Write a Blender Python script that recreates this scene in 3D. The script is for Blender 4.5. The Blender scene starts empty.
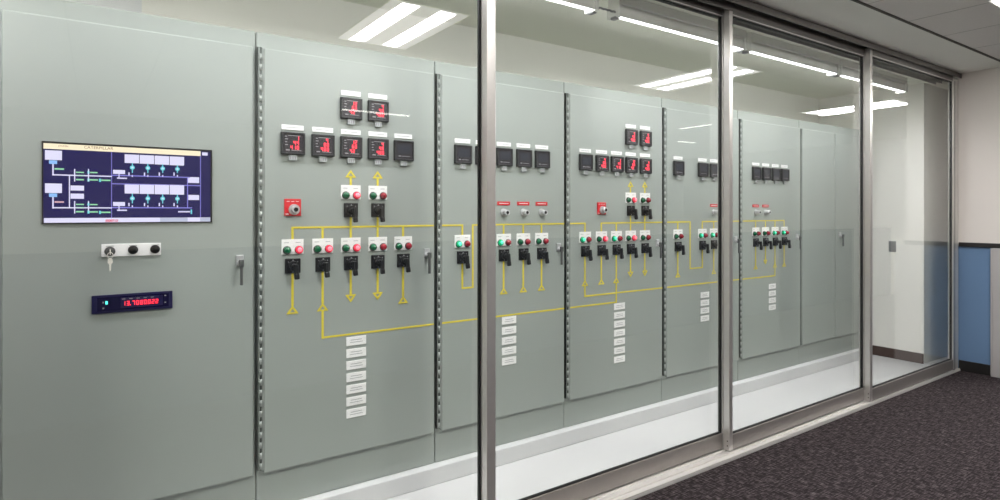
STRIP_W, SPREAD, TILT, TUBE, TROF, EXPO = 8.7, 138, 0., 10, 1.5, 0
import bpy, bmesh, math, random
from mathutils import Vector, Matrix
random.seed(4)
S = bpy.context.scene
COL = S.collection

# ---------------------------------------------------------------- materials
MATS = {}
def srgb(r, g, b):
    def f(c):
        c /= 255.0
        return c / 12.92 if c <= .04045 else ((c + .055) / 1.055) ** 2.4
    return (f(r), f(g), f(b), 1)

def mat(name, rgb, rough=.5, metal=0., emit=0., noise=0., nscale=8., bump=0., spec=.5, coat=0.):
    m = bpy.data.materials.new(name); m.use_nodes = True
    nt = m.node_tree; p = nt.nodes['Principled BSDF']
    c = srgb(*rgb)
    p.inputs['Base Color'].default_value = c
    p.inputs['Roughness'].default_value = rough
    p.inputs['Metallic'].default_value = metal
    p.inputs['Specular IOR Level'].default_value = spec
    p.inputs['Coat Weight'].default_value = coat
    if emit:
        p.inputs['Emission Color'].default_value = c
        p.inputs['Emission Strength'].default_value = emit
    if noise or bump:
        tc = nt.nodes.new('ShaderNodeTexCoord')
        n = nt.nodes.new('ShaderNodeTexNoise'); n.inputs['Scale'].default_value = nscale; n.inputs['Detail'].default_value = 4
        nt.links.new(tc.outputs['Object'], n.inputs['Vector'])
        if noise:
            r = nt.nodes.new('ShaderNodeValToRGB')
            r.color_ramp.elements[0].position = .3; r.color_ramp.elements[1].position = .7
            r.color_ramp.elements[0].color = tuple(v * (1 - noise) for v in c[:3]) + (1,)
            r.color_ramp.elements[1].color = tuple(min(1, v * (1 + noise)) for v in c[:3]) + (1,)
            nt.links.new(n.outputs['Fac'], r.inputs['Fac']); nt.links.new(r.outputs['Color'], p.inputs['Base Color'])
        if bump:
            b = nt.nodes.new('ShaderNodeBump'); b.inputs['Strength'].default_value = bump; b.inputs['Distance'].default_value = .002
            nt.links.new(n.outputs['Fac'], b.inputs['Height']); nt.links.new(b.outputs['Normal'], p.inputs['Normal'])
    MATS[name] = m
    return m

mat('paint', (156, 163, 157), .38, noise=.015, nscale=3)
mat('white_paint', (224, 226, 228), .7, noise=.01, nscale=2)
mat('inner_wall', (240, 239, 233), .75, noise=.01, nscale=2)
mat('inner_ceiling', (242, 242, 230), .85, noise=.01, nscale=2)
mat('epoxy', (201, 201, 201), .35, noise=.01, nscale=3, spec=.4)
mat('pad_paint', (208, 209, 209), .5, noise=.015, nscale=5)
mat('greige', (214, 208, 203), .8, noise=.01, nscale=2)
mat('blue_paint', (94, 122, 156), .75, noise=.02, nscale=2)
mat('black_trim', (22, 20, 20), .45)
mat('brown_base', (58, 38, 30), .5, noise=.12, nscale=25)
mat('panel_grey', (166, 163, 163), .45, noise=.02, nscale=4)
mat('soffit', (240, 238, 232), .8, noise=.01, nscale=2)
mat('tile', (228, 223, 220), .9, noise=.02, nscale=60, bump=.2)
mat('seam', (196, 192, 188), .8)
mat('step_shade', (96, 92, 86), .8)
mat('office_wall', (200, 195, 188), .8)
mat('bounce_pale', (222, 216, 206), .7)  # unseen floor, added pale to bounce light onto the ceiling
mat('header_metal', (128, 124, 120), .42, metal=.5)
mat('nickel', (205, 206, 206), .35, metal=.6)
mat('office_blue', (58, 66, 78), .8)
mat('aluminium', (208, 205, 202), .34, metal=.75, noise=.02, nscale=30)
mat('rail_metal', (160, 155, 151), .4, metal=.6, noise=.02, nscale=30)
mat('track_metal', (222, 219, 216), .4, metal=.45)
mat('gasket', (12, 12, 12), .6)
mat('dark_metal', (70, 68, 66), .45, metal=.5)
mat('chrome', (220, 220, 222), .18, metal=1)
mat('hinge_metal', (156, 162, 157), .6)
mat('hinge_slot', (84, 90, 85), .7)
mat('black_plastic', (20, 20, 21), .4)
mat('key_metal', (244, 240, 230), .3, metal=.2)
mat('button_black', (8, 8, 8), .6, spec=.2)
mat('bezel', (40, 42, 44), .42)
mat('meter_face', (58, 56, 60), .25)
mat('lcd', (60, 63, 70), .2)
mat('print_grey', (150, 150, 152), .6)
mat('tag_white', (240, 240, 238), .5)
mat('tag_ink', (170, 172, 172), .6)
mat('tab', (186, 192, 192), .4)
mat('red_paint', (206, 30, 40), .45)
mat('lens_green', (0, 92, 56), .2, coat=.5)
mat('lens_red', (150, 22, 40), .2, coat=.5)
mat('lit_red', (255, 120, 135), .2, emit=.9)
mat('lit_red_rim', (235, 50, 75), .2, emit=.35)
mat('lit_green', (90, 235, 190), .2, emit=.6)
mat('lit_green_rim', (0, 170, 110), .2, emit=.15)
mat('led_red', (255, 60, 78), .4, emit=1.7)
mat('led_teal', (90, 230, 220), .4, emit=1.2)
mat('yellow', (222, 205, 62), .5)
mat('clock_blue', (24, 20, 66), .3)
mat('clock_face', (20, 14, 50), .15)
mat('lens_tube', (252, 252, 250), .4, emit=TUBE)
mat('troffer_lens', (255, 252, 248), .4, emit=60 * TROF)
mat('troffer_glow', (255, 252, 248), .4, emit=2.2 * TROF)  # emission stands in for lamp light reflected by the white housing
mat('office_lens', (255, 252, 246), .4, emit=6)
mat('steel_dark', (104, 105, 104), .35, metal=.5)
mat('fixture_white', (242, 242, 238), .5)
mat('steel_plate', (150, 152, 152), .35, metal=.5)
mat('scr_navy', (18, 12, 84), .5, emit=1.0, spec=.2)
for n, c in (('cream', (255, 240, 208)), ('white', (226, 222, 250)), ('sky', (140, 190, 245)), ('green', (150, 220, 170)),
             ('pink', (215, 170, 180)), ('lilac', (130, 125, 215)), ('cyan', (110, 215, 225)), ('grey', (186, 190, 215)), ('red', (225, 60, 90)), ('ink', (150, 112, 60))):
    mat('scr_' + n, c, .5, emit=1.1)
    MATS['scr_' + n].node_tree.nodes['Principled BSDF'].inputs['Base Color'].default_value = (.01, .01, .01, 1)
MATS['scr_navy'].node_tree.nodes['Principled BSDF'].inputs['Base Color'].default_value = (.01, .01, .01, 1)

def glass_mat():
    m = bpy.data.materials.new('clear_glass'); m.use_nodes = True
    nt = m.node_tree; nt.nodes.clear()
    N = nt.nodes.new; L = nt.links.new
    out = N('ShaderNodeOutputMaterial'); mx = N('ShaderNodeMixShader'); tr = N('ShaderNodeBsdfTransparent'); gl = N('ShaderNodeBsdfGlossy')
    tr.inputs['Color'].default_value = (.985, .995, .988, 1); gl.inputs['Roughness'].default_value = 0; gl.inputs['Color'].default_value = (1, 1, 1, 1)
    g = N('ShaderNodeNewGeometry'); d = N('ShaderNodeVectorMath'); d.operation = 'DOT_PRODUCT'
    L(g.outputs['Normal'], d.inputs[0]); L(g.outputs['Incoming'], d.inputs[1])
    def mth(op, a, b=None):
        n = N('ShaderNodeMath'); n.operation = op
        for i, v in enumerate((a, b)):
            if v is None: continue
            if isinstance(v, (int, float)): n.inputs[i].default_value = v
            else: L(v, n.inputs[i])
        return n.outputs[0]
    k = mth('POWER', mth('SUBTRACT', 1.0, mth('ABSOLUTE', d.outputs['Value'])), 5)   # Schlick reflectance of plain glass
    fac = mth('ADD', mth('MULTIPLY', k, .958), .042)
    L(fac, mx.inputs['Fac']); L(tr.outputs[0], mx.inputs[1]); L(gl.outputs[0], mx.inputs[2]); L(mx.outputs[0], out.inputs['Surface'])
    MATS['glass'] = m
glass_mat()

def carpet_mat():
    m = mat('carpet', (70, 60, 66), .95, spec=.1); nt = m.node_tree; p = nt.nodes['Principled BSDF']
    N = nt.nodes.new; L = nt.links.new
    tc = N('ShaderNodeTexCoord')
    def streak(sx, sy, rot):
        mp = N('ShaderNodeMapping'); mp.inputs['Scale'].default_value = (sx, sy, 1); mp.inputs['Rotation'].default_value = (0, 0, rot)
        n = N('ShaderNodeTexNoise'); n.inputs['Scale'].default_value = 1; n.inputs['Detail'].default_value = 3; n.inputs['Roughness'].default_value = .65
        L(tc.outputs['Object'], mp.inputs['Vector']); L(mp.outputs[0], n.inputs['Vector']); return n.outputs['Fac']
    a = streak(16, 120, .05); b = streak(75, 20, -.05)
    ad = N('ShaderNodeMath'); ad.operation = 'ADD'; L(a, ad.inputs[0]); L(b, ad.inputs[1])
    hf = N('ShaderNodeMath'); hf.operation = 'MULTIPLY'; hf.inputs[1].default_value = .5; L(ad.outputs[0], hf.inputs[0])
    r = N('ShaderNodeValToRGB')
    e = r.color_ramp.elements
    e[0].position = .39; e[0].color = srgb(27, 23, 24); e[1].position = .63; e[1].color = srgb(92, 84, 86)
    k = e.new(.5); k.color = srgb(45, 39, 41)
    L(hf.outputs[0], r.inputs['Fac']); L(r.outputs['Color'], p.inputs['Base Color'])
    bp = N('ShaderNodeBump'); bp.inputs['Strength'].default_value = .5; bp.inputs['Distance'].default_value = .004
    L(hf.outputs[0], bp.inputs['Height']); L(bp.outputs['Normal'], p.inputs['Normal'])
carpet_mat()

# ---------------------------------------------------------------- mesh builder
class MB:
    """collects shapes; build() links them as one mesh object"""
    def __init__(s): s.bm = bmesh.new(); s.mats = []
    def mi(s, m):
        if m not in s.mats: s.mats.append(m)
        return s.mats.index(m)
    def box(s, m, x0, x1, y0, y1, z0, z1, bev=0., seg=2, M=None):
        t = bmesh.new(); bmesh.ops.create_cube(t, size=1)
        for v in t.verts:
            v.co = Vector(((x0 + x1) / 2 + v.co.x * (x1 - x0), (y0 + y1) / 2 + v.co.y * (y1 - y0), (z0 + z1) / 2 + v.co.z * (z1 - z0)))
        if bev: bmesh.ops.bevel(t, geom=t.edges[:], offset=bev, segments=seg, affect='EDGES', profile=.5)
        s.add(t, m, M); return s
    def add(s, t, m, M=None, smooth=False):
        i = s.mi(m); mp = {}
        for v in t.verts: mp[v] = s.bm.verts.new(M @ v.co if M else v.co)
        for f in t.faces:
            n = s.bm.faces.new([mp[v] for v in f.verts]); n.material_index = i; n.smooth = smooth
        t.free(); return s
    def cyl(s, m, a, b, r, r2=None, n=20, smooth=True):
        a = Vector(a); b = Vector(b); d = b - a; t = bmesh.new()
        bmesh.ops.create_cone(t, cap_ends=True, segments=n, radius1=r, radius2=r if r2 is None else r2, depth=d.length)
        M = Matrix.Translation((a + b) / 2) @ d.to_track_quat('Z', 'Y').to_matrix().to_4x4()
        i = s.mi(m); mp = {}
        for v in t.verts: mp[v] = s.bm.verts.new(M @ v.co)
        for f in t.faces:
            q = s.bm.faces.new([mp[v] for v in f.verts]); q.material_index = i; q.smooth = smooth and len(f.verts) == 4
        t.free(); return s
    def dome(s, m, c, r, h, n=20, rings=5):
        """rounded cap facing -Y"""
        c = Vector(c); rows = []; i = s.mi(m)
        for k in range(rings + 1):
            a = k / rings * math.pi / 2
            rr, yy = r * math.cos(a), -h * math.sin(a)
            if k == rings: rows.append([s.bm.verts.new(c + Vector((0, yy, 0)))])
            else: rows.append([s.bm.verts.new(c + Vector((rr * math.cos(j / n * 2 * math.pi), yy, rr * math.sin(j / n * 2 * math.pi)))) for j in range(n)])
        for A, B in zip(rows, rows[1:]):
            for j in range(n):
                f = s.bm.faces.new([A[j], A[(j + 1) % n], B[(j + 1) % n], B[j]] if len(B) > 1 else [A[j], A[(j + 1) % n], B[0]])
                f.material_index = i; f.smooth = True
        f = s.bm.faces.new(rows[0]); f.material_index = i
        return s
    def prism(s, m, prof, x0, x1):
        """closed (y,z) profile pushed along X"""
        i = s.mi(m); A = [s.bm.verts.new((x0, y, z)) for y, z in prof]; B = [s.bm.verts.new((x1, y, z)) for y, z in prof]; n = len(prof)
        for k in range(n):
            f = s.bm.faces.new([A[k], A[(k + 1) % n], B[(k + 1) % n], B[k]]); f.material_index = i
        for q in (A, B):
            f = s.bm.faces.new(q); f.material_index = i
        return s
    def plate(s, m, pts, y0, y1):
        """closed (x,z) outline given thickness in Y"""
        i = s.mi(m); A = [s.bm.verts.new((x, y0, z)) for x, z in pts]; B = [s.bm.verts.new((x, y1, z)) for x, z in pts]; n = len(pts)
        for k in range(n):
            f = s.bm.faces.new([A[k], A[(k + 1) % n], B[(k + 1) % n], B[k]]); f.material_index = i
        for q in (A, B):
            f = s.bm.faces.new(q); f.material_index = i
        return s
    def build(s, name, parent=None, loc=(0, 0, 0)):
        bmesh.ops.recalc_face_normals(s.bm, faces=s.bm.faces[:])
        me = bpy.data.meshes.new(name); s.bm.to_mesh(me); s.bm.free()
        for m in s.mats: me.materials.append(MATS[m])
        o = bpy.data.objects.new(name, me); COL.objects.link(o); o.location = loc
        if parent: o.parent = parent
        return o

def thing(name, loc, label, cat, group=None):
    o = bpy.data.objects.new(name, None); COL.objects.link(o); o.location = loc; o.empty_display_size = .1
    return tag(o, label, cat, group)
def tag(o, label, cat, group=None, kind=None):
    o['label'] = label; o['category'] = cat
    if group: o['group'] = group
    if kind: o['kind'] = kind
    return o
def structure(o, label, cat): return tag(o, label, cat, kind='structure')
def dup(o, parent=None, loc=None):
    c = o.copy(); COL.objects.link(c); c.parent = parent
    if loc is not None: c.location = loc
    for ch in list(o.children): dup(ch, c)
    return c

SEG = {'0': 'abcdef', '1': 'bc', '2': 'abged', '3': 'abgcd', '4': 'fgbc', '5': 'afgcd', '6': 'afgedc', '7': 'abc', '8': 'abcdefg', '9': 'abcfgd', '-': 'g', ' ': ''}
def digits(b, m, text, x, z, w, h, pitch, y0, y1, t):
    """seven segment figures, lower left corner of the first at x, z"""
    for ch in text:
        for s_ in SEG[ch]:
            q = {'a': (0, w, h - t, h), 'd': (0, w, 0, t), 'g': (0, w, h / 2 - t / 2, h / 2 + t / 2), 'f': (0, t, h / 2, h), 'e': (0, t, 0, h / 2),
                 'b': (w - t, w, h / 2, h), 'c': (w - t, w, 0, h / 2)}[s_]
            b.box(m, x + q[0], x + q[1], y0, y1, z + q[2], z + q[3])
        x += pitch
HMI = [
    ('cream', -0.1719, 1.7815, 0.3883, 1.8085),
    ('white', 0.3944, 1.785, 0.4168, 1.799),
    ('white', -0.1672, 1.7379, -0.113, 1.7759),
    ('sky', -0.1546, 1.7219, -0.1284, 1.7362),
    ('white', -0.1441, 1.6759, -0.1393, 1.7218),
    ('green', -0.1371, 1.6995, -0.1065, 1.7059),
    ('white', -0.1672, 1.606, -0.113, 1.6439),
    ('sky', -0.1546, 1.59, -0.1284, 1.6043),
    ('white', -0.1441, 1.544, -0.1393, 1.59),
    ('pink', -0.1371, 1.5669, -0.1065, 1.5734),
    ('white', -0.1441, 1.6763, 0.0552, 1.6812),
    ('lilac', 0.0552, 1.6816, 0.3462, 1.686),
    ('white', -0.0735, 1.654, -0.0695, 1.7048),
    ('white', -0.0275, 1.6553, -0.0235, 1.7067),
    ('green', -0.0672, 1.6892, -0.0406, 1.6941),
    ('green', -0.0204, 1.6901, 0.0051, 1.695),
    ('green', -0.0672, 1.6769, -0.0406, 1.681),
    ('green', -0.0672, 1.659, -0.0406, 1.6647),
    ('green', -0.0221, 1.6595, 0.0068, 1.6653),
    ('green', 0.0136, 1.6591, 0.05, 1.6649),
    ('cyan', 0.0102, 1.6544, 0.0171, 1.6676),
    ('cyan', -0.0289, 1.6878, -0.0221, 1.6984),
    ('cyan', -0.0289, 1.6549, -0.0221, 1.6672),
    ('white', 0.0587, 1.6899, 0.1011, 1.7068),
    ('white', 0.0727, 1.6697, 0.1083, 1.6751),
    ('white', 0.078, 1.6748, 0.0816, 1.6899),
    ('white', -0.1441, 1.5447, 0.0552, 1.5496),
    ('lilac', 0.0552, 1.546, 0.3541, 1.5508),
    ('white', -0.0735, 1.5239, -0.0695, 1.5747),
    ('white', -0.0275, 1.5238, -0.0235, 1.5752),
    ('green', -0.0672, 1.5586, -0.0406, 1.5635),
    ('green', -0.0204, 1.5581, 0.0051, 1.563),
    ('green', -0.0672, 1.5463, -0.0406, 1.5504),
    ('green', -0.0672, 1.5284, -0.0406, 1.5341),
    ('green', -0.0221, 1.5275, 0.0068, 1.5333),
    ('green', 0.0136, 1.5258, 0.05, 1.5317),
    ('cyan', 0.0102, 1.5217, 0.0171, 1.535),
    ('cyan', -0.0289, 1.5563, -0.0221, 1.567),
    ('cyan', -0.0289, 1.5234, -0.0221, 1.5358),
    ('white', 0.0587, 1.5553, 0.1011, 1.5721),
    ('white', 0.0727, 1.5346, 0.1083, 1.5401),
    ('white', 0.078, 1.5401, 0.0816, 1.5553),
    ('white', -0.0905, 1.5482, -0.0869, 1.6798),
    ('white', -0.0853, 1.6171, -0.0406, 1.6375),
    ('white', -0.0853, 1.5838, -0.0406, 1.6049),
    ('lilac', 0.0524, 1.5007, 0.0548, 1.781),
    ('lilac', 0.0552, 1.6463, 0.3863, 1.6502),
    ('lilac', 0.3863, 1.5052, 0.3891, 1.7845),
    ('white', 0.0997, 1.7375, 0.1517, 1.7741),
    ('white', 0.0997, 1.6083, 0.1517, 1.6465),
    ('white', 0.1539, 1.7369, 0.2072, 1.7741),
    ('white', 0.1539, 1.6077, 0.2072, 1.6473),
    ('white', 0.2094, 1.7362, 0.2641, 1.7741),
    ('white', 0.2094, 1.6072, 0.2641, 1.6481),
    ('white', 0.2664, 1.7355, 0.3224, 1.7741),
    ('white', 0.2664, 1.6066, 0.3224, 1.649),
    ('white', 0.3374, 1.6598, 0.3823, 1.6858),
    ('white', 0.339, 1.5837, 0.3823, 1.6061),
    ('lilac', 0.3343, 1.5478, 0.3378, 1.6814),
    ('white', 0.2989, 1.5282, 0.3462, 1.5344),
    ('cyan', 0.3482, 1.5211, 0.3541, 1.5412),
    ('cyan', 0.1256, 1.6959, 0.1292, 1.7189),
    ('cyan', 0.1256, 1.7189, 0.1292, 1.7385),
    ('white', 0.113, 1.6836, 0.1176, 1.6976),
    ('white', 0.1252, 1.6789, 0.1295, 1.6874),
    ('ring', 0.1274, 1.7189),
    ('cyan', 0.1256, 1.5666, 0.1292, 1.5879),
    ('cyan', 0.1256, 1.5879, 0.1292, 1.6096),
    ('white', 0.113, 1.5546, 0.1176, 1.5686),
    ('white', 0.1252, 1.5496, 0.1295, 1.5581),
    ('ring', 0.1274, 1.5879),
    ('cyan', 0.1822, 1.698, 0.186, 1.7192),
    ('cyan', 0.1822, 1.7192, 0.186, 1.7385),
    ('white', 0.1693, 1.6856, 0.1741, 1.6997),
    ('white', 0.1819, 1.6808, 0.1863, 1.6894),
    ('ring', 0.1841, 1.7192),
    ('cyan', 0.1822, 1.5671, 0.186, 1.5882),
    ('cyan', 0.1822, 1.5882, 0.186, 1.6097),
    ('white', 0.1693, 1.5549, 0.1741, 1.5691),
    ('white', 0.1819, 1.5498, 0.1863, 1.5584),
    ('ring', 0.1841, 1.5882),
    ('cyan', 0.2377, 1.7001, 0.2415, 1.7193),
    ('cyan', 0.2377, 1.7193, 0.2415, 1.7385),
    ('white', 0.2245, 1.6875, 0.2294, 1.7018),
    ('white', 0.2374, 1.6827, 0.2419, 1.6914),
    ('ring', 0.2396, 1.7193),
    ('cyan', 0.2377, 1.5675, 0.2415, 1.5885),
    ('cyan', 0.2377, 1.5885, 0.2415, 1.6098),
    ('white', 0.2245, 1.5552, 0.2294, 1.5696),
    ('white', 0.2374, 1.5501, 0.2419, 1.5588),
    ('ring', 0.2396, 1.5885),
    ('cyan', 0.2942, 1.7022, 0.2981, 1.7195),
    ('cyan', 0.2942, 1.7195, 0.2981, 1.7384),
    ('white', 0.2807, 1.6894, 0.2857, 1.7039),
    ('white', 0.2938, 1.6846, 0.2985, 1.6934),
    ('ring', 0.2962, 1.7195),
    ('cyan', 0.2942, 1.568, 0.2981, 1.5887),
    ('cyan', 0.2942, 1.5887, 0.2981, 1.6099),
    ('white', 0.2807, 1.5555, 0.2857, 1.5701),
    ('white', 0.2938, 1.5503, 0.2985, 1.5591),
    ('ring', 0.2962, 1.5887),
    ('white', -0.1704, 1.4852, 0.2298, 1.5059),
    ('grey', 0.2298, 1.4842, 0.3362, 1.5058),
    ('white', 0.3362, 1.4843, 0.3863, 1.5058),
    ('grey', 0.3863, 1.4843, 0.4304, 1.506),
    ('red', 0.0326, 1.4882, 0.0763, 1.499),
]

# ---------------------------------------------------------------- room shell
CEIL, SOF = 2.83, 2.87
G0, G1 = 2.19, 2.41             # front and back of the sliding glass wall
XE = 6.88                       # inner end wall
b = MB(); b.box('epoxy', -1.3, 9.5, 2.40, 3.7, -.1, 0); structure(b.build('floor'), 'glossy white painted floor of the switchgear room', 'floor')
b = MB(); b.box('carpet', -6.2, 12.2, -.56, 2.195, -.1, -.002); structure(b.build('carpet_floor'), 'dark purple grey woven carpet of the corridor in front of the glass wall', 'floor')
b = MB(); b.box('pad_paint', -1.0, 6.75, 2.93, 3.52, 0, .1, .006); structure(b.build('equipment_pad'), 'low white painted pad under the row of grey cabinets', 'pad')
b = MB(); b.box('inner_ceiling', -1.3, 9.5, 2.405, 3.7, CEIL, CEIL + .1); structure(b.build('ceiling'), 'plain pale ceiling inside the glazed room', 'ceiling')
b = MB(); b.box('inner_wall', -1.3, 9.5, 3.54, 3.7, 0, CEIL); structure(b.build('wall_back'), 'pale back wall showing above the grey cabinets', 'wall')
b = MB(); b.box('white_paint', -.9, .193, 3.525, 3.54, 0, CEIL); structure(b.build('trim_4'), 'flat pale wall panel above the first cabinet on the left', 'wall panel')
b = MB(); b.box('inner_wall', XE, 9.5, 2.49, 3.54, 0, CEIL); b.box('inner_wall', 9.4, 9.5, 2.2, 2.49, 0, CEIL)
structure(b.build('wall_end'), 'white end wall of the glazed room with brown baseboard', 'wall')
b = MB(); b.box('inner_wall', -1.4, -1.3, 2.2, 3.7, 0, CEIL + .1); structure(b.build('wall_left'), 'left end wall of the glazed room', 'wall')
b = MB(); b.box('brown_base', XE - .013, XE, 2.492, 3.53, 0, .102, .003); structure(b.build('baseboard_end'), 'dark brown baseboard along the white end wall', 'baseboard')
# corridor
b = MB()
b.box('blue_paint', 6.9, 12.2, 1.8, 2.21, 0, 1.2); b.box('greige', 6.9, 12.2, 1.8, 2.21, 1.2, SOF)
structure(b.build('wall_right'), 'corridor wall right of the glass, beige above and blue below a black rail', 'wall')
b = MB(); b.box('black_trim', 6.882, 6.9, 1.78, 2.203, 1.195, 1.238, .004); structure(b.build('trim_1'), 'black chair rail between beige and blue wall paint', 'chair rail')
b = MB(); b.box('black_trim', 6.888, 6.9, 1.94, 2.203, 0, .1, .003); structure(b.build('baseboard_right'), 'black baseboard under the blue wall at the right', 'baseboard')
b = MB(); b.box('panel_grey', 6.865, 6.9, 1.70, 1.95, 0, 1.194, .004); b.box('panel_grey', 6.86, 6.866, 1.935, 1.95, .02, 1.194, .002)
structure(b.build('trim_2'), 'light grey wall panel under the black rail at the right edge', 'wall panel')
b = MB()
b.box('office_blue', -6.2, 12.2, -.56, -.50, 0, 1.2); b.box('black_trim', -6.2, 12.2, -.565, -.495, 1.2, 1.238, .004)
structure(b.build('wall_partition'), 'low blue partition behind the photographer with a black cap', 'partition wall')
b = MB(); b.box('bounce_pale', -6.2, 12.2, -5, -.56, -.1, -.002); structure(b.build('bounce_floor'), 'unseen pale office floor added to bounce light to the ceiling, behind the low partition', 'floor')
b = MB(); b.box('office_wall', -6.2, 12.2, -5.1, -5, 0, SOF); structure(b.build('wall_front'), 'far wall of the open office behind the photographer', 'wall')
b = MB(); b.box('greige', -6.3, -6.2, -5, 2.2, 0, SOF); b.box('greige', 12.2, 12.3, -5, 2.2, 0, SOF); structure(b.build('wall_corridor'), 'beige walls closing the two ends of the corridor', 'wall')
b = MB(); b.box('greige', -6.2, -.36, 2.18, 2.41, 0, SOF); structure(b.build('wall_side'), 'beige wall left of the glass panels', 'wall')
b = MB(); b.box('soffit', -6.2, 12.2, 1.81, 2.45, SOF, SOF + .1); structure(b.build('ceiling_soffit'), 'smooth grey soffit strip above the glass wall', 'ceiling')
b = MB(); b.box('tile', -6.2, 12.2, -5, 1.81, SOF, SOF + .1); structure(b.build('ceiling_corridor'), 'grey acoustic tile ceiling of the corridor', 'ceiling')
b = MB()
for k in range(-17, 20): 
    x = 4.712 + .61 * k
    if -6.1 < x < 12.1: b.box('seam', x - .004, x + .004, -5, 1.8, SOF - .0015, SOF + .001)
for y in (1.30, .30, -.92, -2.14, -3.36): b.box('seam', -6.2, 12.2, y - .004, y + .004, SOF - .0015, SOF + .001)
structure(b.build('ceiling_grid'), 'thin dark seams between the ceiling tiles', 'ceiling grid')
b = MB(); b.box('step_shade', -6.2, 12.2, 1.800, 1.820, SOF - .005, SOF + .001); structure(b.build('shade_strip'), 'dark strip painted as the step shadow between soffit and ceiling tiles', 'trim')  # dark strip painted in for the shadow at the ceiling step

# ---------------------------------------------------------------- sliding glass wall
b = MB(); b.box('track_metal', -.36, 6.9, G0, G1, -.002, .010)
for y in (2.192, 2.237, 2.287, 2.337, 2.395): b.box('track_metal', -.36, 6.9, y, y + .010, .009, .020)
structure(b.build('door_sill'), 'light metal floor track with grooves under the glass panels', 'door track')
b = MB()
b.box('gasket', -.36, 6.9, G0 + .004, G1, SOF - .022, SOF)  # black fill stands in for the shade in the gap under the soffit
b.box('header_metal', -.36, 6.9, 2.182, 2.190, 2.820, SOF - .006, .001)
b.box('header_metal', -.36, 6.9, 2.190, 2.200, 2.845, SOF - .006)
for y in (2.2480, 2.2930, 2.3430, 2.3935): b.box('header_metal', -.36, 6.9, y, y + .0045, 2.800, SOF - .002)
for y in (2.2230, 2.2700, 2.3195, 2.3700): b.box('track_metal', -.36, 6.9, y, y + .004, 2.842, SOF - .002)
structure(b.build('door_header'), 'metal head track with dark grooves above the glass panels', 'door track')
b = MB(); b.box('track_metal', 6.826, 6.9, 2.211, 2.225, .012, 2.81, .003); b.box('gasket', 6.797, 6.828, 2.212, 2.232, .012, 2.79); b.box('gasket', 6.80, 6.9, 2.225, 2.236, .012, 2.79)
structure(b.build('door_jamb'), 'slim metal jamb where the glass wall meets the right wall', 'door frame')

D = .042
def glass_panel(name, x0, x1, y, sl, sr, label, rail=.097):
    zb, zt = .022, 2.835
    r = thing(name, ((x0 + x1) / 2, y + D / 2, zb), label, 'sliding glass door', 'sliding glass panels'); r['kind'] = 'structure'
    L = Vector(r.location)
    def part(n, mb):
        o = mb.build(n, r); o.data.transform(Matrix.Translation(-L)); return o
    m = MB(); m.box('aluminium', x0, x0 + sl, y, y + D, zb, zt, .0025); st = part('stile', m)
    m = MB()
    for z in (.052, .082): m.cyl('dark_metal', (x0 - .002, y + .014, z), (x0 + .002, y + .014, z), .004, n=12)
    for o in (m.build('screw', st),): o.data.transform(Matrix.Translation(-L))
    m = MB(); m.box('aluminium', x1 - sr, x1, y, y + D, zb, zt, .0025); part('stile', m)
    m = MB(); m.box('rail_metal', x0 + sl, x1 - sr, y + .002, y + D - .002, zb, zb + rail, .0025); part('bottom_rail', m)
    m = MB(); m.box('header_metal', x0 + sl, x1 - sr, y + .002, y + D - .002, 2.775, zt, .0025); m.box('track_metal', x0 + sl, x1 - sr, y - .0005, y + .004, 2.776, 2.782); part('top_rail', m)
    g = .005; a, c = x0 + sl, x1 - sr; p0, p1 = y + D / 2 - .009, y + D / 2 + .009
    m = MB()
    m.box('gasket', a, a + g, p0, p1, zb + rail, 2.775); m.box('gasket', c - g * 1.6, c, p0, p1, zb + rail, 2.775)
    m.box('gasket', a, c, p0, p1, zb + rail, zb + rail + g); m.box('gasket', a, c, p0, p1, 2.775 - g, 2.775)
    part('gasket', m)
    m = MB(); m.box('glass', a + .002, c - .002, y + D / 2 - .004, y + D / 2 + .004, zb + rail + .002, 2.773); part('glass_pane', m)
    return r
glass_panel('door_1', -.335, 1.547, 2.35, .05, .040, 'left glass panel covering the first two cabinets, innermost track')
glass_panel('door_2', 1.5015, 3.337, 2.30, .05, .038, 'second glass panel from the left, before the third to fifth cabinets')
glass_panel('door_3', 3.292, 5.117, 2.25, .036, .038, 'third glass panel from the left, before the double door cabinet')
glass_panel('door_4', 5.074, 6.796, 2.205, .040, .036, 'rightmost glass panel, in front of the white end wall')

# ---------------------------------------------------------------- ceiling lights
def strip_light(x0, label):
    x1 = x0 + SL; xc = (x0 + x1) / 2
    r = thing('strip_light', (xc, 2.54, CEIL), label, 'strip light', 'fluorescent strips along the glass')
    L = Vector(r.location)
    def part(n, mb):
        o = mb.build(n, r); o.data.transform(Matrix.Translation(-L)); return o
    m = MB(); m.box('fixture_white', x0 - .010, x1 + .010, 2.490, 2.585, 2.772, CEIL, .004); part('housing', m)
    m = MB()
    m.prism('fixture_white', [(2.505, 2.773), (2.497, 2.700), (2.501, 2.697), (2.512, 2.773)], x0, x1)
    m.prism('fixture_white', [(2.578, 2.773), (2.580, 2.745), (2.584, 2.745), (2.585, 2.773)], x0, x1)
    part('reflector', m)
    m = MB(); m.prism('lens_tube', [(2.501, 2.698), (2.532, 2.696), (2.580, 2.744), (2.578, 2.750), (2.505, 2.715)], x0 + .02, x1 - .02); o = part('lamp_lens', m); o['label'] = 'bright lamp lens'
    for x in (x0, x1):
        m = MB(); m.box('fixture_white', x - .012, x + .012, 2.487, 2.588, 2.692, 2.778, .004); m.box('print_grey', x - .016, x + .016, 2.512, 2.556, 2.685, 2.700, .002); part('lamp_holder', m)
    return r
SL = 1.265
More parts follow.
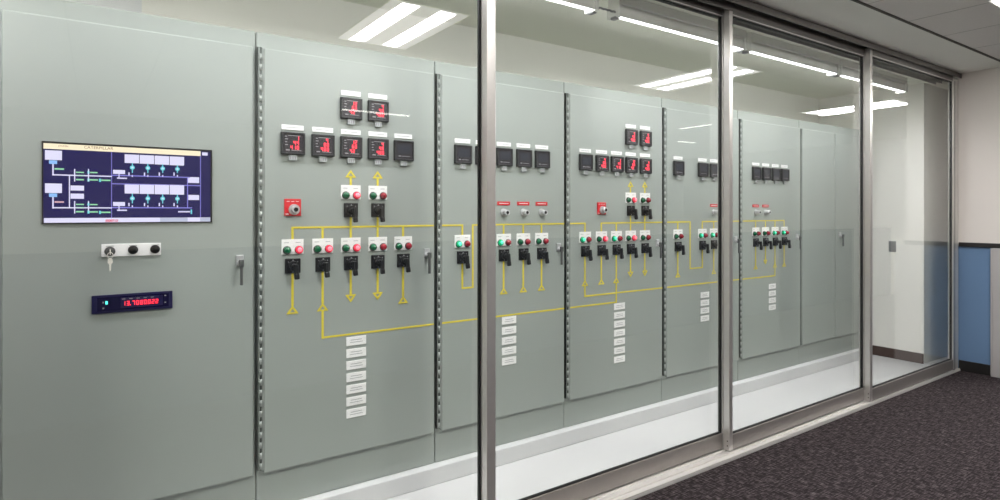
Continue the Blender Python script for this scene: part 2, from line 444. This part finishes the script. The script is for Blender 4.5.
STRIPS = [(-1.50, 'strip light before the left wall, outside the view'), (-.185, 'strip light above the first two cabinets'), (1.12, 'white strip light left of the wide gap, cut off by the top of the photo'),
          (2.572, 'white strip light right of the wide gap, ending behind the second mullion'), (3.905, 'white strip light along the top of the third glass panel'), (5.225, 'white strip light nearest the end wall')]
for x, l in STRIPS: strip_light(x, l)
b = MB()
for k in range(9):
    x = 2.425 + k * .018
    b.cyl('print_grey', (x, 2.52, 2.722 + .006 * (k % 2)), (x + .014, 2.52, 2.722 + .006 * ((k + 1) % 2)), .006, n=8)
tag(b.build('power_cable'), 'short looped grey cable bridging the gap between two strip lights', 'cable')

def troffer(x, label, yc=.815):
    x0, x1, y0, y1 = x - .292, x + .292, yc - .52, yc + .52
    r = thing('recessed_light', (x, yc, SOF), label, 'ceiling light', 'recessed corridor lights'); L = Vector(r.location)
    def part(n, mb):
        o = mb.build(n, r); o.data.transform(Matrix.Translation(-L)); return o
    m = MB()
    for q in ((x0, x0 + .01, y0, y1), (x1 - .01, x1, y0, y1), (x0, x1, y0, y0 + .01), (x0, x1, y1 - .01, y1)): m.box('fixture_white', *q, SOF - .010, SOF - .001)
    part('frame', m)
    m = MB(); m.box('troffer_glow', x0 + .008, x1 - .008, y0 + .008, y1 - .008, SOF - .007, SOF - .001); q = part('glow', m); q['label'] = 'white housing face, reflected lamp light painted as diffuser'
    for u in (.16, .63):
        m = MB(); a = x0 + u * (x1 - x0)
        m.box('troffer_lens', a, a + .118, y0 + .05, y1 - .05, SOF - .012, SOF - .005, .002); part('lamp_lens', m)
for x, l in ((-4.45, 'recessed corridor light at the left end'), (-1.32, 'recessed corridor light left of the photographer'), (1.81, 'recessed twin lamp ceiling light mirrored in the left glass panel'),
             (4.94, 'recessed twin lamp ceiling light mirrored in the second glass panel'), (8.07, 'recessed twin lamp ceiling light mirrored in the two right glass panels')): troffer(x, l)
def office_light(x, y, sx, sy, label):
    r = thing('linear_light', (x, y, SOF), label, 'ceiling light', 'slim office lights behind the partition')
    m = MB(); m.box('fixture_white', -sx / 2 - .02, sx / 2 + .02, -sy / 2 - .02, sy / 2 + .02, -.012, -.001, .003); m.build('housing', r)
    m = MB(); m.box('office_lens', -sx / 2, sx / 2, -sy / 2, sy / 2, -.016, -.010); m.build('lamp_lens', r)
office_light(3.10, -2.70, .95, .11, 'slim office light mirrored as a thin streak across the top meters of the second cabinet')
office_light(7.7, -1.15, .07, .70, 'slim office light mirrored as the upper faint streak on the fifth cabinet')
office_light(9.25, -2.6, .45, .07, 'slim office light mirrored as the lower faint streak on the fifth cabinet')

def area(x, y, z, sx, sy, power, spread, tilt=0.):
    l = bpy.data.lights.new('strip_lamp', 'AREA'); l.shape = 'RECTANGLE'; l.size = sx; l.size_y = sy; l.energy = power; l.spread = math.radians(spread); l.color = (1, .975, 1.05)
    o = bpy.data.objects.new('strip_lamp', l); COL.objects.link(o); o.location = (x, y, z); o.rotation_euler = (tilt, 0, 0); return o
for x, l in STRIPS: area(x + SL / 2, 2.518, 2.6945, 1.2, .022, STRIP_W, SPREAD, TILT)

# ---------------------------------------------------------------- switchgear cabinets
YB, YD = 2.98, 2.955          # body front, door front
ZB, ZT = .1, 2.392
PITCH = .9535
SEAM = [-.3275 + PITCH * k for k in range(7)]      # grid of the fittings
EDGE = [-.332 + .9615 * k for k in range(7)]         # sides of the cabinet bodies
root = None
def W(o):
    """mesh was made in room coordinates: move it under the current cabinet"""
    o.parent = root; o.data.transform(Matrix.Translation(-Vector(root.location))); return o
def at(x, z, y=YD): return Vector((x, y, z)) - Vector(root.location)

def handle(x, z, door):
    m = MB()
    m.box('nickel', x - .017, x + .017, YD - .010, YD, z - .022, z + .030, .003)
    m.cyl('nickel', (x, YD - .008, z - .005), (x, YD - .030, z - .005), .014, .012)
    m.box('steel_dark', x - .011, x + .011, YD - .044, YD - .026, z - .024, z + .010, .004)
    m.box('steel_dark', x - .006, x + .007, YD - .042, YD - .030, z - .108, z - .018, .003)
    m.cyl('hinge_slot', (x, YD - .0445, z - .003), (x, YD - .043, z - .003), .005, n=12)
    o = m.build('door_handle', door); o.data.transform(Matrix.Translation(-Vector(root.location))); o['label'] = 'chrome latch handle'; return o
def hinge(x0, x1, door):
    m = MB(); z0, z1 = .30, 2.315
    m.box('paint', x0, x1, YD + .008, YB, z0, z1)
    xc = x0 + .015; p = .05; n = int((z1 - z0) / p)
    m.box('hinge_slot', x0, x0 + .005, YD + .006, YB, z0, z1)
    m.cyl('hinge_slot', (xc, YD + .008, z0), (xc, YD + .008, z1), .0050, n=10)
    for k in range(n):
        m.cyl('hinge_metal', (xc, YD + .009, z0 + k * p + .004), (xc, YD + .009, z0 + k * p + .034), .0070, n=10)
    m.box('hinge_metal', x0 + .0225, x1, YD + .003, YD + .009, z0, z1, .001)
    o = m.build('hinge', door); o.data.transform(Matrix.Translation(-Vector(root.location))); o['label'] = 'long metal piano hinge'; return o
def cabinet(x0, x1, label, doors):
    global root
    root = thing('switchgear_cabinet', ((x0 + x1) / 2, 3.24, ZB), label, 'electrical cabinet', 'grey switchgear cabinets in a row')
    m = MB(); m.box('paint', x0 + .001, x1 - .001, YB, 3.50, ZB, ZT, .007); W(m.build('cabinet_body'))
    for (a, c, hx) in doors:
        m = MB(); m.box('paint', a, c, YD, YB, .283, 2.312, .006); d = W(m.build('cabinet_door'))
        if hx: hinge(hx[0], hx[1], d)
        yield d

# --- one of each fitting, then copies
PROTO = {}
def proto_meter(lit, text=None):
    hw, hh = .0575, .055
    m = MB(); m.box('bezel', -hw, hw, -.016, 0, -hh, hh, .004)
    for (a, c, e, f) in ((-hw + .001, hw - .001, hh - .011, hh - .002), (-hw + .001, hw - .001, -hh + .002, -hh + .010), (-hw + .001, -hw + .010, -hh + .009, hh - .010), (hw - .010, hw - .001, -hh + .009, hh - .010)):
        m.box('bezel', a, c, -.021, -.015, e, f, .0015)
    o = m.build('panel_meter')
    m = MB()
    m.box('meter_face', -.047, .047, -.0175, -.0155, -.045, .044)
    if lit:
        for k, z in enumerate((.033, .020, .006, -.008)): m.box('print_grey', -.040, -.030 + .004 * (k % 2), -.0182, -.017, z - .002, z + .002)
        m.box('print_grey', -.036, -.018, -.0182, -.017, -.036, -.030); m.box('print_grey', -.010, .038, -.0182, -.017, -.035, -.032); m.box('print_grey', -.026, .034, -.0182, -.017, .036, .039)
    else:
        m.box('lcd', -.038, .038, -.0185, -.017, -.016, .030)
        m.box('print_grey', -.034, -.020, -.0182, -.017, -.034, -.028); m.box('print_grey', -.014, .032, -.0182, -.017, -.033, -.030)
    m.build('meter_screen', o)
    if lit:
        m = MB()
        for row, (s_, xx, z) in enumerate(text): digits(m, 'led_red', s_, xx, z, .0100, .0185, .0150, -.0188, -.0175, .0026)
        q = m.build('digital_readout', o); q['label'] = 'glowing red figures'
    m = MB(); m.box('tab', -.020, .017, -.014, 0, -.083, -.0545, .002)
    for k in range(3): m.box('print_grey', -.016 + k * .011, -.009 + k * .011, -.0148, -.013, -.078, -.062)
    m.build('terminal_tab', o)
    m = MB(); m.box('tag_white', -.053, .053, -.004, 0, .066, .091, .001); m.box('tag_ink', -.036, .036, -.0045, -.003, .0775, .080)
    q = m.build('name_tag', o); q['label'] = 'white name strip above the meter'
    return o
def proto_plate(g, r):
    m = MB(); m.box('tag_white', -.0525, .0525, -.004, 0, -.0365, .0365, .001)
    for x in (-.030, .026): m.box('tag_ink', x - .012, x + .012, -.0045, -.003, .019, .022)
    o = m.build('indicator_plate')
    for x, on, nm, a in ((-.027, g, 'green_lamp', 'green'), (.030, r, 'red_lamp', 'red')):
        m = MB(); z = -.016
        m.cyl('black_plastic', (x, -.003, z), (x, -.010, z), .021, .0195)
        if on: m.dome('lit_%s_rim' % a, (x, -.009, z), .0195, .018); m.dome('lit_%s' % a, (x, -.020, z + .001), .0125, .010)
        else: m.dome('lens_' + a, (x, -.009, z), .0185, .020)
        q = m.build(nm, o); q['label'] = ('lit ' if on else 'unlit ') + a + ' pilot lamp'
    return o
def proto_switch():
    m = MB(); m.box('black_plastic', -.037, .037, -.010, 0, -.036, .036, .003)
    m.cyl('black_plastic', (0, -.009, 0), (0, -.026, 0), .025, .022)
    m.cyl('print_grey', (0, -.0095, .027), (0, -.011, .027), .004, n=10)
    for x in (-.022, .022): m.cyl('print_grey', (x, -.0095, .020), (x, -.0108, .020), .0028, n=8)
    m.cyl('print_grey', (0, -.0095, -.029), (0, -.0108, -.029), .003, n=8)
    o = m.build('breaker_switch')
    m = MB(); m.cyl('black_plastic', (0, -.024, 0), (0, -.044, 0), .012, .011)
    M = Matrix.Translation((.004, 0, 0)) @ Matrix.Rotation(math.radians(-5), 4, 'Y')
    m.box('black_plastic', -.010, .010, -.056, -.040, -.058, .012, .004, 2, M)
    m.box('black_plastic', -.0115, .0115, -.058, -.038, -.063, -.034, .005, 2, M)
    m.build('switch_handle', o); return o
def proto_lock():
    m = MB(); m.cyl('nickel', (0, 0, 0), (0, -.010, 0), .024, .022); m.cyl('nickel', (0, -.009, 0), (0, -.044, 0), .017, .017)
    m.cyl('black_plastic', (0, -.0435, 0), (0, -.046, 0), .010, .009, n=14)
    o = m.build('key_switch'); o['label'] = 'chrome key switch'
    m = MB(); m.box('red_paint', -.047, .047, -.003, 0, .044, .067, .001); m.box('tag_white', -.034, .034, -.0036, -.002, .0535, .0575)
    q = m.build('warning_tag', o); q['label'] = 'red strip with pale lettering'
    return o
def proto_redlock():
    m = MB(); m.box('red_paint', -.040, .040, -.006, 0, -.041, .042, .002)
    for x in (-.022, 0, .022): m.box('tag_white', x - .007, x + .007, -.0066, -.005, .028, .031)
    m.box('tag_white', -.034, -.020, -.0066, -.005, -.034, -.030)
    o = m.build('key_switch'); o['label'] = 'key switch on a square red plate'
    m = MB(); m.cyl('nickel', (.006, -.005, -.010), (.006, -.016, -.010), .027, .026); m.cyl('nickel', (.006, -.015, -.010), (.006, -.042, -.010), .019, .018)
    m.cyl('black_plastic', (.006, -.0415, -.010), (.006, -.044, -.010), .011, .010, n=14)
    m.build('lock_barrel', o); return o
def proto_nameplate():
    m = MB(); m.box('tag_white', -.0535, .0535, -.003, 0, -.0225, .0225, .001)
    for z, w in ((.006, .030), (-.006, .034)): m.box('tag_ink', -w, w, -.0034, -.002, z - .0017, z + .0017)
    o = m.build('nameplate'); o['label'] = 'white engraved nameplate'; return o
def arrow(m, x, z, up, w=.029, h=.040, t=.008):
    """hollow triangle with its point at z (up) or below"""
    s = 1 if up else -1
    O = [(x - w, z - s * h / 2), (x + w, z - s * h / 2), (x, z + s * h / 2)]
    cx, cz = x, z - s * h / 6; k = .46
    I = [(cx + (a - cx) * k, cz + (c - cz) * k) for a, c in O]
    for i in range(3):
        j = (i + 1) % 3; m.plate('yellow', [O[i], O[j], I[j], I[i]], YD - .0022, YD)

def place(kind, x, z):
    """first use moves the prototype in, later uses copy it with its parts"""
    p = PROTO[kind]
    o = p if kind not in USED else dup(p)
    USED.add(kind); o.parent = root; o.location = at(x, z); return o
USED = set()
TXT = [[('1', .016, .016), ('44', .0005, -.006), ('410', -.014, -.029)], [('4', .012, .016), ('80', .001, -.006), ('480', -.014, -.029)], [('12', .002, .016), ('60', .001, -.006), ('42', -.010, -.029)], [('4', .016, .016), ('48', .001, -.006), ('480', -.012, -.029)]]
for i in range(4): PROTO['m%d' % i] = proto_meter(True, TXT[i])
PROTO['off'] = proto_meter(False)
for g, r in ((0, 0), (0, 1), (1, 0)): PROTO['p%d%d' % (g, r)] = proto_plate(g, r)
PROTO['sw'] = proto_switch(); PROTO['lock'] = proto_lock(); PROTO['red'] = proto_redlock(); PROTO['np'] = proto_nameplate()

T = .0057                       # half width of the mimic tape
class Mimic:
    def __init__(s): s.m = MB()
    def h(s, x0, x1, z): s.m.box('yellow', x0, x1, YD - .0014, YD, z - T * .8, z + T * .8)
    def v(s, x, z0, z1): s.m.box('yellow', x - T, x + T, YD - .0015, YD, z0, z1)
    def done(s): o = W(s.m.build('mimic_line')); o['label'] = 'yellow one line diagram tape'
def arr(x, z, up):
    m = MB(); arrow(m, x, z, up); o = W(m.build('mimic_arrow')); o['label'] = 'hollow yellow arrowhead'
ZM, ZP, ZS, BUS = 1.864, 1.360, 1.267, 1.4535
ZM2, ZP2, ZS2 = 2.064, 1.632, 1.540
LOWER = .898
def bay(x, plate, meter=None, up_bus=True, zend=None, up=True):
    if plate: place(plate, x, ZP); place('sw', x, ZS)
    if meter: place(meter, x, ZM)
def nameplates(x, ztop, n, pitch=.0622):
    for k in range(n): place('np', x, ztop - .0225 - k * pitch)
def std_door(k): return [(EDGE[k] + .031, EDGE[k + 1] - .018, (EDGE[k] + .003, EDGE[k] + .030))]

# --- cabinet 1: screen, key plate, clock
d = list(cabinet(EDGE[0], EDGE[1], 'leftmost grey cabinet with a control screen and a red digital clock', std_door(0)))[0]
handle(.553, 1.300, d)
sx0, sx1, sz0, sz1 = -.177, .435, 1.483, 1.8115
m = MB()
for a, c, e, f in ((sx0, sx1, sz1 - .008, sz1), (sx0, sx1, sz0, sz0 + .004), (sx0, sx0 + .005, sz0, sz1), (sx1 - .007, sx1, sz0, sz1)): m.box('black_plastic', a, c, YD - .006, YD, e, f, .001)
m.box('black_plastic', sx0, sx1, YD - .0025, YD, sz0, sz1)
disp = W(m.build('display_monitor')); disp['label'] = 'wide black framed touch screen'
m = MB(); m.box('scr_navy', sx0 + .004, sx1 - .006, YD - .0035, YD - .002, sz0 + .003, sz1 - .007)
for t in HMI:
    if t[0] == 'ring':
        m.cyl('scr_cyan', (t[1], YD - .0046, t[2]), (t[1], YD - .003, t[2]), .0088, n=14); m.cyl('scr_white', (t[1], YD - .0050, t[2]), (t[1], YD - .004, t[2]), .0035, n=10)
    else: m.box('scr_' + t[0], t[1], t[3], YD - .0042, YD - .003, t[2], t[4])
g = m.build('screen_graphics', disp); g.data.transform(Matrix.Translation(-Vector(root.location))); g['label'] = 'lit power diagram in white, blue and green on navy'
def letters(text, x, z, size, y, mt, name, parent):
    cu = bpy.data.curves.new(name, 'FONT'); cu.body = text; cu.size = size; cu.extrude = .0003; cu.resolution_u = 2
    to = bpy.data.objects.new(name, cu); COL.objects.link(to)
    bpy.context.view_layer.update()
    me = bpy.data.meshes.new_from_object(to.evaluated_get(bpy.context.evaluated_depsgraph_get())); bpy.data.objects.remove(to); bpy.data.curves.remove(cu)
    me.transform(Matrix.Translation((x, y, z)) @ Matrix.Rotation(math.pi / 2, 4, 'X')); me.transform(Matrix.Translation(-Vector(root.location)))
    me.materials.clear(); me.materials.append(MATS[mt])
    o = bpy.data.objects.new(name, me); COL.objects.link(o); o.parent = parent; return o
o = letters('CATERPILLAR', -.041, 1.7895, .0165, YD - .0045, 'scr_ink', 'heading_text', disp); o['label'] = 'bronze heading letters on the cream bar'
o = letters('SYSTEM', -.125, 1.7915, .0095, YD - .0045, 'scr_ink', 'heading_text', disp); o['label'] = 'small bronze letters at the left of the cream bar'

m = MB(); m.box('tag_white', .018, .233, YD - .005, YD, 1.343, 1.396, .0015)
for x in (.048, .130, .211): m.box('tag_ink', x - .014, x + .014, YD - .0056, YD - .004, 1.386, 1.389)
kp = W(m.build('key_plate')); kp['label'] = 'white control plate'
def sub(mb, name, parent, lab=None):
    o = mb.build(name, parent); o.data.transform(Matrix.Translation(-Vector(root.location)))
    if lab: o['label'] = lab
    return o
m = MB(); m.cyl('steel_dark', (.048, YD - .004, 1.366), (.048, YD - .014, 1.366), .020, .018); m.cyl('steel_dark', (.048, YD - .013, 1.366), (.048, YD - .030, 1.366), .013)
m.cyl('hinge_slot', (.048, YD - .0295, 1.366), (.048, YD - .031, 1.366), .006, n=12); sub(m, 'key_lock', kp, 'chrome key lock')
for x in (.130, .211):
    m = MB(); m.cyl('button_black', (x, YD - .004, 1.369), (x, YD - .012, 1.369), .019, .017); m.dome('button_black', (x, YD - .011, 1.369), .0155, .014); sub(m, 'push_button', kp, 'round black push button')
m = MB(); m.box('clock_blue', -.015, .277, YD - .010, YD, 1.109, 1.185, .002); ck = W(m.build('digital_clock')); ck['label'] = 'dark blue clock strip'
m = MB(); m.box('clock_face', .004, .262, YD - .0112, YD - .009, 1.119, 1.176); m.box('clock_blue', .085, .240, YD - .012, YD - .010, 1.126, 1.170)
for k in range(5): m.box('print_grey', .090 + k * .026, .102 + k * .026, YD - .0125, YD - .011, 1.1625, 1.1655)
for z in (1.165, 1.135): m.box('print_grey', .246, .252, YD - .0125, YD - .010, z, z + .004)
m.box('print_grey', .022, .027, YD - .0125, YD - .010, 1.152, 1.158); m.box('print_grey', .022, .028, YD - .0125, YD - .010, 1.128, 1.134)
sub(m, 'clock_face', ck)
m = MB(); digits(m, 'led_red', '13', .092, 1.136, .0095, .018, .0150, YD - .0128, YD - .0118, .0022); digits(m, 'led_red', '7080022', .1265, 1.136, .0095, .018, .0143, YD - .0128, YD - .0118, .0022)
m.box('led_red', .119, .1215, YD - .0128, YD - .0118, 1.135, 1.139); sub(m, 'time_readout', ck, 'glowing red figures')
m = MB(); m.box('led_teal', .032, .040, YD - .0125, YD - .010, 1.146, 1.160, .001); sub(m, 'status_light', ck, 'small lit teal lamp')
# the key hangs in the lock
key = MB()
key.box('key_metal', .0465, .0495, YD - .046, YD - .024, 1.360, 1.374, .0005)
key.cyl('key_metal', (.0465, YD - .052, 1.366), (.0495, YD - .052, 1.366), .011, n=16)
for a in range(14):
    t0, t1 = a / 14 * 2 * math.pi, (a + 1) / 14 * 2 * math.pi
    key.cyl('key_metal', (.048 + .010 * math.sin(t0), YD - .054, 1.352 + .012 * math.cos(t0)), (.048 + .010 * math.sin(t1), YD - .054, 1.352 + .012 * math.cos(t1)), .0012, n=6)
key.plate('key_metal', [(.040, 1.338), (.048, 1.342), (.056, 1.336), (.057, 1.322), (.052, 1.316), (.050, 1.290), (.046, 1.286), (.044, 1.316), (.039, 1.322)], YD - .055, YD - .053)
ko = key.build('key'); ko.data.transform(Matrix.Translation((-.048, -(YD - .03), -1.366))); ko.location = (.048, YD - .03, 1.366)
tag(ko, 'small metal key with a ring hanging from the lock on the leftmost cabinet', 'key')

# --- cabinet 2
X2 = [SEAM[1] + o for o in (.167, .315, .461, .609, .756)]
d = list(cabinet(EDGE[1], EDGE[2], 'second grey cabinet from the left, six of its seven meters lit red', std_door(1)))[0]
handle(1.525, 1.297, d)
for x, mt, pl in zip(X2, ('m0', 'm1', 'm2', 'm3', 'off'), ('p01', 'p01', 'p01', 'p00', 'p00')): place(mt, x, ZM); place(pl, x, ZP); place('sw', x, ZS)
for x, mt, pl in zip(X2[2:4], ('m2', 'm3'), ('p01', 'p00')): place(mt, x, ZM2); place(pl, x, ZP2); place('sw', x, ZS2)
place('red', X2[0], 1.552)
M_ = Mimic(); M_.h(X2[0] - T, EDGE[2] - .019, BUS)
for i, (ze, up) in enumerate(((1.052, True), (1.052, True), (1.083, False), (1.083, False), (1.052, True))):
    x = X2[i]; M_.v(x, ZP + .036, BUS); M_.v(x, ze + .017, ZS - .035); arr(x, ze, up)
for x in X2[2:4]: M_.v(x, BUS, ZS2 - .035); M_.v(x, ZP2 + .036, 1.710); arr(x, 1.728, True)
M_.v(X2[1], LOWER - T, 1.033); M_.h(X2[1], EDGE[2] - .019, LOWER); M_.done()
nameplates(1.1165, .884, 7)

# --- cabinet 3
d = list(cabinet(EDGE[2], EDGE[3], 'third grey cabinet from the left, half behind the first mullion, three chrome key switches', std_door(2)))[0]
handle(2.482, 1.297, d)
X3 = [SEAM[2] + o for o in (.178, .322, .470, .619, .764)]
for x in X3: place('off', x, ZM)
for x, pl in ((X3[0], 'p10'), (X3[2], 'p10'), (X3[3], 'p00'), (X3[4], 'p00')): place(pl, x, ZP); place('sw', x, ZS)
for x in X3[2:]: place('lock', x, 1.527)
M_ = Mimic(); xr = 1.829
M_.h(EDGE[2] + .033, X3[0] + T, BUS); M_.v(X3[0], ZP + .036, BUS); M_.v(X3[0], 1.087, ZS - .035); M_.h(X3[0] - T, xr + T, 1.087); M_.v(xr, 1.087, BUS); M_.h(xr - T, EDGE[3] - .019, BUS)
for x in X3[2:]: M_.v(x, ZP + .036, BUS); M_.v(x, 1.067, ZS - .035); arr(x, 1.050, True)
M_.h(EDGE[2] + .033, EDGE[3] - .019, LOWER); M_.done()
nameplates(2.090, .889, 5)

# --- cabinet 4
d = list(cabinet(EDGE[3], EDGE[4], 'fourth grey cabinet from the left, six of seven meters lit red', std_door(3)))[0]
handle(3.436, 1.297, d)
X4 = [SEAM[3] + o for o in (.183, .334, .478, .621, .770)]
for x, mt, pl in zip(X4, ('off', 'm1', 'm0', 'm2', 'm3'), ('p10', 'p01', 'p10', 'p01', 'p00')): place(mt, x, ZM); place(pl, x, ZP); place('sw', x, ZS)
for x, mt, pl in zip(X4[3:], ('m3', 'm1'), ('p01', 'p00')): place(mt, x, ZM2); place(pl, x, ZP2); place('sw', x, ZS2)
place('red', X4[1], 1.554)
M_ = Mimic(); M_.h(EDGE[3] + .033, X4[0] + T, BUS); M_.h(X4[1] - T, EDGE[4] - .019, BUS)
for x, ze, up in zip(X4, (1.052, 1.052, 1.052, 1.083, 1.083), (True, True, True, False, False)):
    M_.v(x, ZP + .036, BUS); M_.v(x, ze + .017, ZS - .035); arr(x, ze, up)
for x in X4[3:]: M_.v(x, BUS, ZS2 - .035); M_.v(x, ZP2 + .036, 1.712); arr(x, 1.730, True)
UP2 = .963
M_.v(X4[0], UP2 - T, 1.033); M_.h(X4[0], EDGE[4] - .019, UP2); M_.v(X4[2], LOWER - T, 1.033); M_.h(EDGE[3] + .033, X4[2] + T, LOWER); M_.done()
nameplates(3.042, .889, 7)

# --- cabinet 5
d = list(cabinet(EDGE[4], EDGE[5], 'fifth grey cabinet from the left, partly behind the second mullion, all its meters dark', std_door(4)))[0]
handle(4.402, 1.297, d)
X5 = [SEAM[4] + o for o in (.184, .330, .480, .627)]
for x in (X5[0], X5[2], X5[3]): place('off', x, ZM)
for x, pl in ((X5[0], 'p00'), (X5[2], 'p10'), (X5[3], 'p10')): place(pl, x, ZP); place('sw', x, ZS)
place('lock', X5[3], 1.527)
M_ = Mimic(); xl = X5[1]
M_.h(EDGE[4] + .033, xl + T, BUS); M_.v(xl, 1.090, BUS); M_.h(xl - T, X5[2] + T, 1.090); M_.v(X5[2], 1.090, ZS - .035); M_.v(X5[2], ZP + .036, BUS); M_.h(X5[2] - T, EDGE[5] - .019, BUS)
for x in (X5[0], X5[3]): M_.v(x, ZP + .036, BUS); M_.v(x, 1.067, ZS - .035); arr(x, 1.050, True)
M_.h(EDGE[4] + .033, EDGE[5] - .019, UP2); M_.done()
nameplates(3.998, .893, 4)

# --- cabinet 6
d = list(cabinet(EDGE[5], EDGE[6], 'sixth grey cabinet from the left, first one right of the second mullion, four dark meters', std_door(5)))[0]
handle(5.350, 1.297, d)
X6 = [SEAM[5] + o for o in (.256, .404, .553, .700)]
for x, pl in zip(X6, ('p00', 'p00', 'p10', 'p10')): place('off', x, ZM); place(pl, x, ZP); place('sw', x, ZS)
for x in X6[:2]: place('lock', x, 1.527)
M_ = Mimic(); M_.h(EDGE[5] + .033, X6[3] + T, BUS); M_.v(X6[3], ZP + .036, BUS)
for x in X6[:3]: M_.v(x, ZP + .036, BUS)
for x, ze, up in zip(X6, (1.056, 1.090, 1.056, 1.056), (True, False, True, True)): M_.v(x, ze + .017, ZS - .035); arr(x, ze, up)
M_.v(X6[2], UP2 - T, 1.033); M_.h(EDGE[5] + .033, X6[2] + T, UP2); M_.done()
nameplates(4.949, .894, 4)

# --- double door cabinet at the far end
x0, xm, x1 = EDGE[6], 6.060, 6.715
dd = list(cabinet(x0, x1, 'last grey cabinet at the far right, two plain doors and no meters', [(x0 + .012, xm - .006, None), (xm + .006, x1 - .03, None)]))
handle(6.145, 1.297, dd[1])
for xa, xb in ((x0 + .002, x0 + .011), (xm - .005, xm + .005)):  # dark strips stand in for the shade in the narrow door gaps
    m = MB(); m.box('hinge_slot', xa, xb, YD + .010, YB, .285, 2.310); o = W(m.build('gap_shade')); o['label'] = 'dark strip painted for the shade in a door gap'

# light switch on the end wall
r = thing('light_switch', (XE, 2.775, 1.169), 'small steel switch plate on the white end wall', 'light switch'); L = Vector(r.location)
m = MB(); m.box('steel_plate', XE - .006, XE, 2.740, 2.810, 1.112, 1.226, .002); o = m.build('switch_plate', r); o.data.transform(Matrix.Translation(-L))
m = MB()
for y in (2.760, 2.790): m.box('print_grey', XE - .012, XE - .005, y - .007, y + .007, 1.150, 1.188, .002)
o = m.build('toggle', r); o.data.transform(Matrix.Translation(-L))

# ---------------------------------------------------------------- camera, world, view
w = bpy.data.worlds.new('World'); S.world = w; w.use_nodes = True
w.node_tree.nodes['Background'].inputs[0].default_value = (.8, .85, .9, 1); w.node_tree.nodes['Background'].inputs[1].default_value = .05
cd = bpy.data.cameras.new('Camera'); cam = bpy.data.objects.new('Camera', cd); COL.objects.link(cam)
cam.location = (0, 0, 1.53); cam.rotation_euler = (math.pi / 2, 0, math.radians(55.6 - 90))
cd.sensor_width = 36; cd.lens = 36 * 590 / 1000; cd.shift_y = -.038; cd.clip_start = .05
S.camera = cam
S.view_settings.view_transform = 'Standard'; S.view_settings.look = 'None'; S.view_settings.gamma = 1; S.view_settings.exposure = EXPO
S.cycles.max_bounces = 10; S.cycles.diffuse_bounces = 5; S.cycles.transparent_max_bounces = 24
